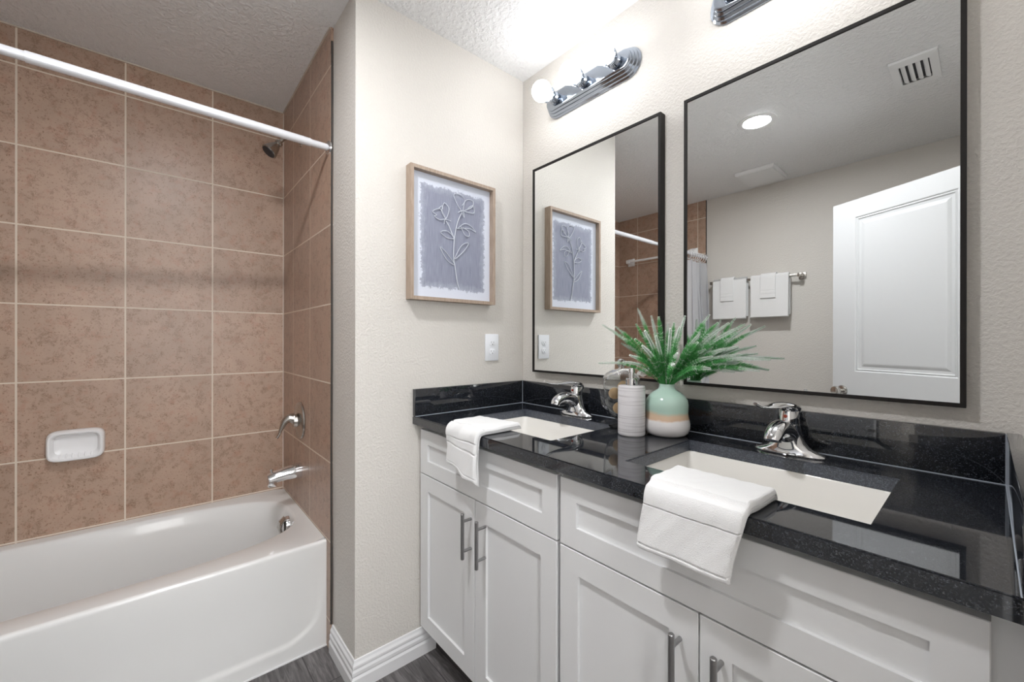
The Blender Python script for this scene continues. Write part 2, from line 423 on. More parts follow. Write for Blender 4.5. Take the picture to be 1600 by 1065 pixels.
t = thing('air_register', 'white rectangular ceiling vent with four open louvre slots', 'vent', (1.225, -1.33, H))
bm = bmesh.new()
X0, X1, Y0, Y1 = 1.148, 1.302, -1.47, -1.19
loft(bm, [[Vector(p) for p in ((X0, Y0, H-0.001), (X1, Y0, H-0.001), (X1, Y1, H-0.001), (X0, Y1, H-0.001))],
          [Vector(p) for p in ((X0+.001, Y0+.001, H-0.010), (X1-.001, Y0+.001, H-0.010), (X1-.001, Y1-.001, H-0.010), (X0+.001, Y1-.001, H-0.010))],
          [Vector(p) for p in ((X0+.028, Y0+.05, H-0.012), (X1-.028, Y0+.05, H-0.012), (X1-.028, Y1-.05, H-0.012), (X0+.028, Y1-.05, H-0.012))]], cap1=False)
obj('frame', bm, M_vent, t, smooth=False)
obj('duct_opening', B(X0+.029, X1-.029, Y0+.051, Y1-.051, H-0.002, H-0.001), M_slot, t)
for k in range(4):
    xx = X0+.029+(X1-X0-.058)*(k+0.5)/4
    bm = bmesh.new(); w2 = (X1-X0-.058)/8*0.62
    loft(bm, [[Vector((xx-w2, y, H-0.004)), Vector((xx-w2, y, H-0.0055)), Vector((xx+w2*0.2, y, H-0.0115)), Vector((xx+w2*1.2, y, H-0.0125)), Vector((xx+w2*1.2, y, H-0.011)), Vector((xx+w2*0.3, y, H-0.010))] for y in (Y0+.052, Y1-.052)])
    obj('louvre', bm, M_vent, t)

# ================================================================ bathtub
t = thing('bathtub', 'white alcove bathtub with curved apron panel below the brown tiles', 'bathtub', (-0.66, -1.57, 0))
TX0, TX1, TY0, TY1, TZ = -1.0385, -0.2835, -2.3455, -0.7995, 0.42
def suprect(cx, cy, a, b, n, z, cnt=120):
    out = []
    for i in range(cnt):
        an = 2*math.pi*(i+0.5)/cnt; c, s = math.cos(an), math.sin(an)
        out.append(Vector((cx + a*math.copysign(abs(c)**(2/n), c), cy + b*math.copysign(abs(s)**(2/n), s), z)))
    return out
def rectring(x0, x1, y0, y1, z, ref):
    """project a ring onto a rectangle outline by angle so that vertices pair up with ref"""
    cx, cy, a, b = (x0+x1)/2, (y0+y1)/2, (x1-x0)/2, (y1-y0)/2; out = []
    for i in range(len(ref)):
        an = 2*math.pi*(i+0.5)/len(ref); c, s = math.cos(an), math.sin(an)
        k = 1/max(abs(c)**1.0, abs(s)**1.0)
        out.append(Vector((cx+a*c*k, cy+b*s*k, z)))
    return out
bcx, bcy = -0.683, -1.562
ref = suprect(bcx, bcy, 0.307, 0.727, 3.2, TZ)
rings = [rectring(TX0, TX1-0.012, TY0, TY1, TZ-0.03, ref), rectring(TX0, TX1-0.012, TY0, TY1, TZ, ref), ref,
         suprect(bcx, bcy, 0.302, 0.723, 3.2, TZ-0.002), suprect(bcx, bcy, 0.297, 0.719, 3.2, TZ-0.008), suprect(bcx, bcy, 0.292, 0.714, 3.2, TZ-0.02),
         suprect(bcx, bcy+0.002, 0.282, 0.705, 3.2, TZ-0.08), suprect(bcx, bcy+0.014, 0.268, 0.680, 3.2, TZ-0.18), suprect(bcx, bcy+0.03, 0.250, 0.650, 3.2, TZ-0.28),
         suprect(bcx, bcy+0.02, 0.225, 0.595, 3.2, TZ-0.33), suprect(bcx, bcy+0.02, 0.17, 0.53, 3.2, TZ-0.355), suprect(bcx, bcy+0.02, 0.05, 0.2, 2.5, TZ-0.36)]
bm = bmesh.new(); loft(bm, rings, cap0=False)
obj('basin', bm, M_tub, t)
# apron: rounded top lip and a gently embossed curved panel
bm = bmesh.new()
prof = [(0.012, TZ, 0), (0.006, TZ-0.0008, 0), (0.002, TZ-0.004, 0), (0.0, TZ-0.010, 0)]
ny = 240; nz = 60
grid = []
for j in range(ny+1):
    y = lerp(TY1, TY0, j/ny); col = []
    for dx, z, _ in prof: col.append(bm.verts.new((TX1-dx, y, z)))
    for k in range(1, nz+1):
        z = lerp(TZ-0.010, 0.0, k/nz)
        e = min(TY1-y, y-TY0)                 # distance from the nearer end
        lim = 0.018 + 0.085*max(0, (0.30-z)/0.30)**3.0 if z > 0 else 0.1
        d1 = (e-lim); d2 = z-0.062
        r = 0.09
        # rounded lower corner
        q = min(d1, d2) if (d1 > r or d2 > r) else r-math.hypot(r-min(d1, r), r-min(d2, r))
        q = q if (d1 > -1) else d1
        dep = 0.006*sstep(q/0.020+0.5)*sstep((0.40-z)/0.2)
        col.append(bm.verts.new((TX1-dep, y, z)))
    grid.append(col)
for a, b in zip(grid, grid[1:]):
    for k in range(len(a)-1): bm.faces.new((a[k], a[k+1], b[k+1], b[k]))
bk = []
for j in (0, ny):
    c = grid[j]; q = [bm.verts.new((TX1-0.03, c[0].co.y, TZ)), bm.verts.new((TX1-0.03, c[0].co.y, 0))]
    f = [q[0]] + c + [q[1]]
    bm.faces.new(f if j == 0 else f[::-1]); bk.append(q)
bm.faces.new((bk[0][0], bk[0][1], bk[1][1], bk[1][0]))
for f in bm.faces: f.smooth = True
obj('apron', bm, M_tub, t)
obj('sealant', B(TX1-0.004, TX1+0.004, TY0, TY1, 0.0, 0.005), M_trim, t)
# overflow plate on the head end wall of the basin
yo = -0.8585
bm = bmesh.new(); lathe(bm, [(0.042, 0.012), (0.042, 0.0), (0.040, -0.008), (0.030, -0.013)], (-0.683, yo, 0.356), 32, axis='y'); obj('overflow_plate', bm, M_chrome, t)
bm = bmesh.new(); tube(bm, [(-0.683, yo-0.006, 0.395), (-0.683, yo-0.024, 0.378), (-0.683, yo-0.030, 0.355), (-0.683, yo-0.022, 0.325)], [(0.024, 0.006), (0.028, 0.008), (0.028, 0.008), (0.022, 0.005)], 16)
obj('trip_lever', bm, M_nickel, t)
bm = bmesh.new(); lathe(bm, [(0.034, 0), (0.034, 0.004), (0.02, 0.006)], (-0.683, -1.02, 0.0605), 32); obj('drain', bm, M_chrome, t)

# tub spout
t = thing('tub_spout', 'chrome tub filler spout on the tiled wall above the tub rim', 'spout', (-0.68, -0.799, 0.60))
bm = bmesh.new()
p = [(-0.68, -0.7995, 0.602), (-0.68, -0.815, 0.602), (-0.68, -0.86, 0.600), (-0.68, -0.90, 0.594), (-0.68, -0.925, 0.587), (-0.68, -0.934, 0.585)]
tube(bm, p, [(0.036, 0.036), (0.036, 0.035), (0.031, 0.030), (0.028, 0.027), (0.027, 0.026), (0.025, 0.023)], 24)
box(bm, -0.704, -0.656, -0.936, -0.902, 0.552, 0.590, bev=0.007)
obj('spout_body', bm, M_chrome, t)
bm = bmesh.new(); lathe(bm, [(0.004, 0), (0.004, 0.012), (0.007, 0.013), (0.007, 0.018), (0.003, 0.02)], (-0.68, -0.920, 0.612), 16); obj('diverter_knob', bm, M_chrome, t)
# shower valve
t = thing('shower_valve', 'chrome shower valve with round plate and curved lever on brown tile', 'valve', (-0.68, -0.799, 0.838))
bm = bmesh.new(); lathe(bm, [(0.086, -0.0003), (0.087, -0.004), (0.084, -0.010), (0.072, -0.014), (0.045, -0.016), (0.03, -0.020), (0.028, -0.034), (0.024, -0.036)], (-0.68, -0.799, 0.838), 48, axis='y'); obj('escutcheon', bm, M_nickel, t)
bm = bmesh.new()
p = smooth_path([(-0.68, -0.832, 0.850), (-0.68, -0.850, 0.852), (-0.68, -0.868, 0.838), (-0.68, -0.880, 0.812), (-0.68, -0.890, 0.785), (-0.68, -0.900, 0.768)], 5)
nn = len(p); tube(bm, p, [(lerp(0.026, 0.010, min(1, 1.4*i/(nn-1))), lerp(0.025, 0.006, min(1, 1.3*i/(nn-1)))) for i in range(nn)], 16)
obj('lever', bm, M_nickel, t)
# shower head
t = thing('shower_sprayer', 'brushed nickel shower head on a bent arm high on the tile', 'shower head', (-0.68, -0.799, 2.17))
bm = bmesh.new(); lathe(bm, [(0.028, -0.0003), (0.027, -0.005), (0.012, -0.010)], (-0.68, -0.799, 2.155), 24, axis='y'); obj('flange', bm, M_nickel, t)
bm = bmesh.new(); p = smooth_path([(-0.68, -0.805, 2.155), (-0.68, -0.84, 2.158), (-0.68, -0.87, 2.145), (-0.68, -0.893, 2.115)], 5); tube(bm, p, 0.0085, 12); obj('shower_arm', bm, M_nickel, t)
dv = Vector((0.04, -0.62, -0.78)).normalized(); c0 = Vector((-0.68, -0.889, 2.12))
def along(prof, c, d, n=28):
    bm = bmesh.new(); ref = Vector((1, 0, 0)); u = d.cross(ref).normalized(); v = d.cross(u)
    loft(bm, [[c + d*h + u*r*math.cos(2*math.pi*k/n) + v*r*math.sin(2*math.pi*k/n) for k in range(n)] for r, h in prof]); return bm
obj('head', along([(0.012, -0.004), (0.016, 0.0), (0.017, 0.010), (0.013, 0.014), (0.017, 0.022), (0.024, 0.038), (0.032, 0.062), (0.034, 0.070), (0.031, 0.073)], c0, dv), M_nickel, t)
obj('spray_face', along([(0.029, 0.0731), (0.028, 0.0755), (0.02, 0.0758)], c0, dv), M_slot, t)
# soap dish
t = thing('soap_dish', 'white ceramic soap dish mounted on the brown tiles', 'soap dish', (-1.039, -1.565, 0.72))
bm = bmesh.new()
def dishring(a, b, x, dz=0.0, n=5, k=80):
    out = []
    for i in range(k):
        an = 2*math.pi*i/k; c, s = math.cos(an), math.sin(an)
        out.append(Vector((x, -1.565 + a*math.copysign(abs(c)**(2/n), c), 0.784 + dz + b*math.copysign(abs(s)**(2/n), s))))
    return out
loft(bm, [dishring(.078, .056, -1.0388), dishring(.084, .062, -1.034), dishring(.084, .063, -1.012), dishring(.081, .060, -0.998, -0.001), dishring(.077, .056, -0.994, -0.001),
          dishring(.072, .050, -0.995), dishring(.067, .045, -1.003, 0.001), dishring(.062, .040, -1.016, 0.003), dishring(.05, .03, -1.020, 0.006)])
obj('dish', bm, M_ceramic, t)
bm = bmesh.new()
for k in range(6):
    yy = -1.565 + (k-2.5)*0.018
    tube(bm, [(-1.018, yy, 0.750), (-1.006, yy, 0.742), (-0.996, yy, 0.735)], [0.002, 0.0035, 0.002], 8)
obj('ridges', bm, M_ceramic, t)
# ceramic towel bar at the foot of the tub
t = thing('ceramic_towel_bar', 'white bar with square ceramic brackets on the tile above the tub foot', 'towel bar', (-0.575, -2.346, 2.0))
for xx in (-0.895, -0.262):
    bm = bmesh.new()
    def rc(a, y): return [Vector((xx+sx*a, y, 2.0+sz*a)) for sx, sz in ((-1, -1), (1, -1), (1, 1), (-1, 1))]
    loft(bm, [rc(.037, -2.3458), rc(.037, -2.337), rc(.024, -2.325), rc(.018, -2.300), rc(.018, -2.272)])
    bmesh.ops.bevel(bm, geom=bm.edges[:], offset=0.003, segments=2, affect='EDGES')
    obj('bracket', bm, M_ceramic, t)
bm = bmesh.new(); tube(bm, [(-0.88, -2.29, 2.0), (-0.277, -2.29, 2.0)], 0.011, 16); obj('bar', bm, M_ceramic, t)
# shower rod
RA, RB = Vector((-0.258, -0.7994, 1.973)), Vector((-0.165, -2.3457, 1.942))
def rodp(s): return RA + (RB-RA)*s
t = thing('shower_rod', 'long white shower curtain rod spanning the tub opening', 'shower rod', tuple(rodp(0.5)))
bm = bmesh.new(); tube(bm, [rodp(0.045), rodp(0.5)], 0.0150, 20); obj('rod', bm, M_rod, t)
bm = bmesh.new(); tube(bm, [rodp(0.003), rodp(0.0448)], 0.0128, 20); obj('rod_end', bm, M_rod, t)
bm = bmesh.new(); tube(bm, [rodp(0.5002), rodp(0.997)], 0.0128, 20); obj('inner_rod', bm, M_rod, t)
for s0, s1 in ((0.0, 0.006), (1.0, 0.994)):
    bm = bmesh.new(); tube(bm, [rodp(s0), rodp(s0+(s1-s0)*0.5), rodp(s1)], [0.027, 0.026, 0.018], 28); obj('end_flange', bm, M_chrome, t)
# curtain gathered at the foot end
t = thing('shower_curtain', 'white fabric shower curtain gathered at the far end of the rod', 'curtain', (-0.17, -2.22, 0.2))
bm = bmesh.new(); rows = []
n = 110
for k in range(40):
    z = lerp(1.885, 0.18, k/39); row = []
    for i in range(n+1):
        s = i/n; am = lerp(0.022, 0.046, min(1, k/12)); ph = 2*math.pi*3.5*s
        y = lerp(-2.325, lerp(-2.06, -2.09, k/39), s) + 0.012*math.sin(ph*2+0.7)
        x = rodp((y+0.7994)/(-1.5463)).x + am*math.sin(ph + 0.25*math.sin(k*0.15)) + 0.01*math.sin(k*0.21+s*9) + 0.02*k/39
        row.append(Vector((x, y, z)))
    rows.append(row)
vr = [[bm.verts.new(p) for p in r] for r in rows]
for a, b in zip(vr, vr[1:]):
    for i in range(n): bm.faces.new((a[i], a[i+1], b[i+1], b[i]))
bmesh.ops.solidify(bm, geom=bm.faces[:], thickness=0.0015)
obj('fabric', bm, M_curtain, t)
for k in range(8):
    s = (k+0.5)/8; y = lerp(-2.325, -2.06, s); c = rodp((y+0.7994)/(-1.5463))
    bm = bmesh.new(); p = [c + Vector((0.030*math.cos(a), 0.006*math.sin(a+k), 0.034*math.sin(a)-0.014)) for a in [2*math.pi*q/20 for q in range(21)]]
    tube(bm, p, 0.0022, 6); obj('ring', bm, M_ceramic, t)

# ================================================================ wall art
t = thing('wall_art', 'oak framed blue grey picture with raised wire flowers', 'picture', (0.0, -0.399, 1.37))
y0, y1, z0, z1, D, FW = -0.5995, -0.199, 1.370, 1.8765, 0.040, 0.013
bm = bmesh.new()
outer = [(y0, z0), (y1, z0), (y1, z1), (y0, z1)]; inner = [(y0+FW, z0+FW), (y1-FW, z0+FW), (y1-FW, z1-FW), (y0+FW, z1-FW)]
loft(bm, [[Vector((0.0008, a, b)) for a, b in outer], [Vector((D, a, b)) for a, b in outer], [Vector((D, a, b)) for a, b in inner], [Vector((0.0008, a, b)) for a, b in inner]], cap0=False, cap1=False)
obj('frame', bm, M_wood, t, smooth=False)
obj('panel', B(0.002, 0.016, y0+FW+.0003, y1-FW-.0003, z0+FW+.0003, z1-FW-.0003), M_art, t)
LINES = [[(-0.372,1.425),(-0.382,1.455),(-0.392,1.511),(-0.400,1.555),(-0.397,1.623),(-0.389,1.669),(-0.379,1.705),(-0.362,1.740)],
[(-0.397,1.628),(-0.418,1.669),(-0.435,1.694)],
[(-0.395,1.522),(-0.431,1.539),(-0.463,1.585),(-0.444,1.576),(-0.418,1.552),(-0.393,1.525)],
[(-0.395,1.550),(-0.362,1.606),(-0.327,1.622),(-0.345,1.591),(-0.379,1.558),(-0.395,1.547)],
[(-0.399,1.628),(-0.431,1.628),(-0.460,1.645),(-0.435,1.655),(-0.412,1.646),(-0.399,1.631)],
[(-0.382,1.673),(-0.348,1.699),(-0.317,1.697),(-0.290,1.675),(-0.324,1.684),(-0.382,1.673)],
[(-0.365,1.685),(-0.345,1.654),(-0.324,1.652),(-0.327,1.672),(-0.358,1.683)],
[(-0.437,1.702),(-0.466,1.694),(-0.488,1.703),(-0.479,1.710),(-0.497,1.720),(-0.466,1.737),(-0.447,1.719),(-0.437,1.702)],
[(-0.437,1.702),(-0.454,1.724),(-0.451,1.752),(-0.441,1.765),(-0.422,1.747),(-0.428,1.718),(-0.437,1.702)],
[(-0.444,1.681),(-0.439,1.699),(-0.413,1.698)],
[(-0.470,1.737),(-0.454,1.751),(-0.451,1.738)],
[(-0.359,1.746),(-0.382,1.772),(-0.399,1.808),(-0.369,1.815),(-0.345,1.798),(-0.359,1.772)],
[(-0.355,1.750),(-0.345,1.792),(-0.324,1.805),(-0.303,1.801),(-0.310,1.776),(-0.355,1.750)],
[(-0.355,1.752),(-0.324,1.750),(-0.299,1.755),(-0.304,1.784),(-0.331,1.766)],
[(-0.379,1.739),(-0.355,1.752),(-0.348,1.725),(-0.362,1.748)]]
def wire(idx, rad):
    bm = bmesh.new()
    for i in idx:
        p = smooth_path([(0.020, a, b) for a, b in LINES[i]], 6 if len(LINES[i]) > 3 else 4); tube(bm, p, rad, 8)
    return bm
obj('wire_stem', wire([0, 1], 0.0022), M_wire, t)
obj('wire_leaf', wire([2], 0.0015), M_wire, t); obj('wire_leaf', wire([3], 0.0015), M_wire, t)
obj('wire_leaf', wire([4], 0.0015), M_wire, t); obj('wire_leaf', wire([5, 6], 0.0015), M_wire, t)
obj('wire_flower', wire([7, 8, 9, 10], 0.0015), M_wire, t); obj('wire_flower', wire([11, 12, 13, 14], 0.0015), M_wire, t)

# ================================================================ outlet
t = thing('wall_outlet', 'white duplex power outlet on the beige wall below the picture', 'outlet', (0.0, -0.1895, 1.126))
bm = B(0.0005, 0.007, -0.2265, -0.1525, 1.126, 1.244, bev=0.0025); obj('cover_plate', bm, M_plastic, t)
for zc in (1.2045, 1.1655):
    bm = bmesh.new()
    rg = []
    for xx, sc in ((0.006, 1.0), (0.0085, 1.0), (0.009, 0.94)):
        rg.append([Vector((xx, -0.1895 + sc*0.0165*math.copysign(abs(math.cos(a))**0.7, math.cos(a)), zc + sc*0.0145*math.copysign(abs(math.sin(a))**0.8, math.sin(a)))) for a in [2*math.pi*q/28 for q in range(28)]])
    loft(bm, rg); rc_ = obj('receptacle', bm, M_plastic, t)
    bm = B(0.0089, 0.0093, -0.1965, -0.1950, zc, zc+0.007); box(bm, 0.0089, 0.0093, -0.1840, -0.1825, zc, zc+0.006)
    lathe(bm, [(0.0022, 0.0088), (0.0022, 0.0093)], (0, -0.1895, zc-0.006), 10, axis='x'); obj('slots', bm, M_slot, rc_)

# ================================================================ mirrors
def mirror(x0, x1, label):
    z0, z1, fw, d = 1.075, 1.9855, 0.009, 0.030
    t = thing('wall_mirror', label, 'mirror', ((x0+x1)/2, 0, z0), 'black framed mirrors above the vanity')
    bm = bmesh.new()
    o_ = [(x0, z0), (x1, z0), (x1, z1), (x0, z1)]; i_ = [(x0+fw, z0+fw), (x1-fw, z0+fw), (x1-fw, z1-fw), (x0+fw, z1-fw)]
    loft(bm, [[Vector((a, -0.0006, b)) for a, b in o_], [Vector((a, -d, b)) for a, b in o_], [Vector((a, -d, b)) for a, b in i_], [Vector((a, -0.0006, b)) for a, b in i_]], cap0=False, cap1=False)
    obj('frame', bm, M_frame, t, smooth=False)
    obj('glass', B(x0+fw, x1-fw, -0.0269, -0.003, z0+fw, z1-fw), M_mirror, t, smooth=False)
mirror(0.0966, 0.719, 'thin black framed mirror nearer the corner, reflecting the flower picture')
mirror(0.7996, 1.4072, 'thin black framed mirror reflecting the open white door and hanging towels')

# ================================================================ vanity light bars
def light_bar(xc, label):
    zc = 2.23; hw = 0.228; hh = 0.055
    t = thing('vanity_light', label, 'light', (xc, 0, zc-hh), 'chrome light bars above the mirrors')
    # stepped, round-ended back plate
    def race(k, y, n=20):
        a, b = hw-k, hh-k; out = []
        for i in range(n+1): an = -math.pi/2+math.pi*i/n; out.append(Vector((xc+(a-b)+b*math.cos(an), y, zc+b*math.sin(an))))
        for i in range(n+1): an = math.pi/2+math.pi*i/n; out.append(Vector((xc-(a-b)+b*math.cos(an), y, zc+b*math.sin(an))))
        return out
    bm = bmesh.new()
    loft(bm, [race(0, -0.0006), race(0, -0.006), race(0.006, -0.010), race(0.006, -0.017), race(0.013, -0.021), race(0.013, -0.028), race(0.020, -0.032), race(0.020, -0.040), race(0.026, -0.044), race(0.028, -0.044)])
    obj('back_plate', bm, M_fixture, t)
    for dx in (-0.150, 0.0, 0.150):
        x = xc+dx
        bm = bmesh.new(); lathe(bm, [(0.020, -0.0442), (0.024, -0.048), (0.026, -0.058), (0.021, -0.066), (0.024, -0.076), (0.030, -0.082), (0.031, -0.088), (0.028, -0.090), (0.022, -0.080)], (x, 0, zc), 32, axis='y')
        obj('socket_cup', bm, M_fixture, t)
        bm = bmesh.new()
        prof = [(0.016, -0.081), (0.018, -0.092)] + [(0.040*math.sin(a), -0.128+0.040*math.cos(a)) for a in [0.45+q*(math.pi-0.5)/16 for q in range(17)]]
        lathe(bm, prof, (x, 0, zc), 32, axis='y'); obj('bulb', bm, M_bulb, t)
light_bar(0.402, 'three-bulb chrome light bar above the mirror that reflects the picture')
light_bar(1.100, "chrome light bar cut off by the photo's top, above the door-reflecting mirror")

# ================================================================ cabinets
YF = -0.545      # front plane of the doors
def shaker(bm, x0, x1, z0, z1, yf=YF, th=0.019, st=0.057, rec=0.008):
    a = [(x0, z0), (x1, z0), (x1, z1), (x0, z1)]; b = [(x0+st, z0+st), (x1-st, z0+st), (x1-st, z1-st), (x0+st, z1-st)]
    e = 0.0012
    a2 = [(x0+e, z0+e), (x1-e, z0+e), (x1-e, z1-e), (x0+e, z1-e)]
    P = lambda l, y: [Vector((q[0], y, q[1])) for q in l]
    loft(bm, [P(a, yf+th), P(a, yf+e), P(a2, yf), P(b, yf), P(b, yf+rec)]); return bm
def bar_pull(x, z0, z1, parent):
    bm = bmesh.new(); tube(bm, [(x, YF-0.034, z0), (x, YF-0.034, z0+0.0015), (x, YF-0.034, z1-0.0015), (x, YF-0.034, z1)], [0.0045, 0.006, 0.006, 0.0045], 20)
    for z in (z0+0.030, z1-0.030): tube(bm, [(x, YF-0.030, z), (x, YF+0.0002, z)], 0.0045, 14)
    obj('handle', bm, M_handle, parent)
def cabinet(x0, x1, fx0, fx1, sx, hx, label):
    t = thing('vanity_cabinet', label, 'cabinet', ((x0+x1)/2, -0.27, 0))
    bm = B(x0, x1, -0.524, -0.006, 0.115, 0.50); box(bm, x0, x0+0.018, -0.524, -0.006, 0.50, 0.8955); box(bm, x1-0.018, x1, -0.524, -0.006, 0.50, 0.8955)
    box(bm, x0+0.018, x1-0.018, -0.524, -0.506, 0.50, 0.8955)
    obj('body', bm, M_cab, t, smooth=False)
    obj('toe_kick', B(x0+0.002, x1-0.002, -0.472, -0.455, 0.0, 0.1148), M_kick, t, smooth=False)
    bm = bmesh.new(); shaker(bm, fx0, fx1, 0.7105, 0.876, st=0.052); obj('drawer_front', bm, M_cab, t, smooth=False)
    for a, b, h in ((fx0, sx-0.0015, hx[0]), (sx+0.0015, fx1, hx[1])):
        bm = bmesh.new(); shaker(bm, a, b, 0.122, 0.7065); d = obj('door', bm, M_cab, t, smooth=False)
        d.matrix_parent_inverse = Matrix()
        sub = bmesh.new()
        x = h
        tube(sub, [(x, YF-0.034, 0.522), (x, YF-0.034, 0.5235), (x, YF-0.034, 0.6655), (x, YF-0.034, 0.667)], [0.0045, 0.006, 0.006, 0.0045], 20)
        for z in (0.547, 0.642): tube(sub, [(x, YF-0.030, z), (x, YF-0.0001, z)], 0.0045, 14)
        sub.transform(Matrix.Translation(-Vector(t.location)))
        obj('handle', sub, M_handle, d, local=True)
    return t
cabinet(0.003, 0.7325, 0.016, 0.7265, 0.3725, (0.3535, 0.4290), 'white shaker vanity cabinet under the sink nearer the picture wall')
cabinet(0.7335, 1.4805, 0.7385, 1.4385, 1.086, (1.050, 1.127), 'white shaker vanity cabinet under the sink nearest the camera')

# ================================================================ worktop
ZC, ZB = 0.926, 0.896
t = thing('countertop', 'polished black granite worktop with two rectangular sink openings', 'countertop', (0.74, -0.285, ZB))
S1 = (0.162, 0.611, -0.446, -0.134); S2 = (0.869, 1.315, -0.454, -0.134)
xs = sorted({0.0008, 1.4812, S1[0], S1[1], S2[0], S2[1]}); ys = sorted({-0.571, -0.0006, S1[2], S1[3], S2[2], S2[3]})
bm = bmesh.new()
V = {}
def gv(x, y, z):
    k = (round(x, 5), round(y, 5), z)
    if k not in V: V[k] = bm.verts.new((x, y, z))
    return V[k]
def hole(x, y): return any(s[0] < x < s[1] and s[2] < y < s[3] for s in (S1, S2))
for i in range(len(xs)-1):
    for j in range(len(ys)-1):
        if hole((xs[i]+xs[i+1])/2, (ys[j]+ys[j+1])/2): continue
        for z, rev in ((ZC, False), (ZB, True)):
            f = [gv(xs[i], ys[j], z), gv(xs[i+1], ys[j], z), gv(xs[i+1], ys[j+1], z), gv(xs[i], ys[j+1], z)]
            bm.faces.new(f[::-1] if rev else f)
for e in [e for e in bm.edges if len(e.link_faces) == 1 and abs(e.verts[0].co.z-ZC) < 1e-6]:
    a, b = e.verts; c, d = gv(b.co.x, b.co.y, ZB), gv(a.co.x, a.co.y, ZB)
    try: bm.faces.new((a, b, c, d))
    except ValueError: pass
bmesh.ops.dissolve_limit(bm, angle_limit=0.01, verts=bm.verts[:], edges=bm.edges[:])
bmesh.ops.recalc_face_normals(bm, faces=bm.faces[:])
es = [e for e in bm.edges if len(e.link_faces) == 2 and e.calc_face_angle(0) > 0.5 and (abs(e.verts[0].co.z-ZC) < 1e-5 and abs(e.verts[1].co.z-ZC) < 1e-5)]
bmesh.ops.bevel(bm, geom=es, offset=0.0025, segments=2, affect='EDGES')
for f in bm.faces:
    m_ = f.calc_center_median()
    if abs(f.normal.z) < 0.1 and -0.5 < m_.y < -0.1 and 0.1 < m_.x < 1.4: f.material_index = 1
obj('slab', bm, [M_granite, M_granite_edge], t)
M_seam = pmat('seam_sealant', (0.42, 0.46, 0.52), 0.4)
def bead(p, q):
    bm = bmesh.new(); tube(bm, [p, q], 0.0009, 8); obj('seam_bead', bm, M_seam, t)
bead((0.021, -0.0205, ZC+0.0008), (1.460, -0.0205, ZC+0.0008)); bead((0.0205, -0.0205, ZC+0.0008), (0.0205, -0.570, ZC+0.0008)); bead((1.4607, -0.0205, ZC+0.0008), (1.4607, -0.570, ZC+0.0008))
bead((0.0205, -0.0205, ZC+0.001), (0.0205, -0.0205, 1.0285)); bead((1.4607, -0.0205, ZC+0.001), (1.4607, -0.0205, 1.0285))
ZS = 1.029
obj('backsplash', B(0.021, 1.460, -0.020, -0.0006, ZC+0.0003, ZS, bev=0.0015), M_granite, t)
obj('side_splash', B(0.0008, 0.020, -0.571, -0.0006, ZC+0.0003, ZS, bev=0.0015), M_granite, t)
obj('side_splash', B(1.4612, 1.4810, -0.571, -0.0006, ZC+0.0003, ZS, bev=0.0015), M_granite, t)

def sink(s, label):
    x0, x1, y0, y1 = s
    cx, cy = (x0+x1)/2, (y0+y1)/2
    t = thing('sink', label, 'sink', (cx, cy, ZB-0.15))
    def rr(k, z, r=0.03, n=6):
        a, b = (x1-x0)/2-k, (y1-y0)/2-k; out = []
        for sx, sy, st in ((1, 1, 0), (-1, 1, 1), (-1, -1, 2), (1, -1, 3)):
            for i in range(n+1):
                an = math.pi/2*(st+i/n); out.append(Vector((cx+sx*(a-r)+r*math.cos(an), cy+sy*(b-r)+r*math.sin(an), z)))
        return out
    bm = bmesh.new()
    loft(bm, [rr(-0.012, ZB-0.016, 0.02), rr(-0.012, ZB-0.0008, 0.02), rr(0.0, ZB-0.0008, 0.018), rr(0.003, ZB-0.006, 0.02), rr(0.012, ZB-0.06, 0.03), rr(0.026, ZB-0.115, 0.04), rr(0.045, ZB-0.132, 0.05), rr(0.10, ZB-0.138, 0.05), rr(0.14, ZB-0.14, 0.012),
              ], cap0=False)
    # outer skin
    loft(bm, [rr(-0.012, ZB-0.016, 0.02), rr(0.0, ZB-0.07, 0.03), rr(0.02, ZB-0.14, 0.04), rr(0.06, ZB-0.149, 0.05)], cap0=False)
    obj('basin', bm, M_sink, t)
    bm = bmesh.new(); lathe(bm, [(0.021, 0.0), (0.021, 0.003), (0.014, 0.004), (0.012, 0.0015)], (cx, cy, ZB-0.1395), 24); obj('drain', bm, M_chrome, t)
sink(S1, 'white undermount sink beside the picture wall')
sink(S2, 'white undermount sink nearest the camera, beyond the flat folded towel')

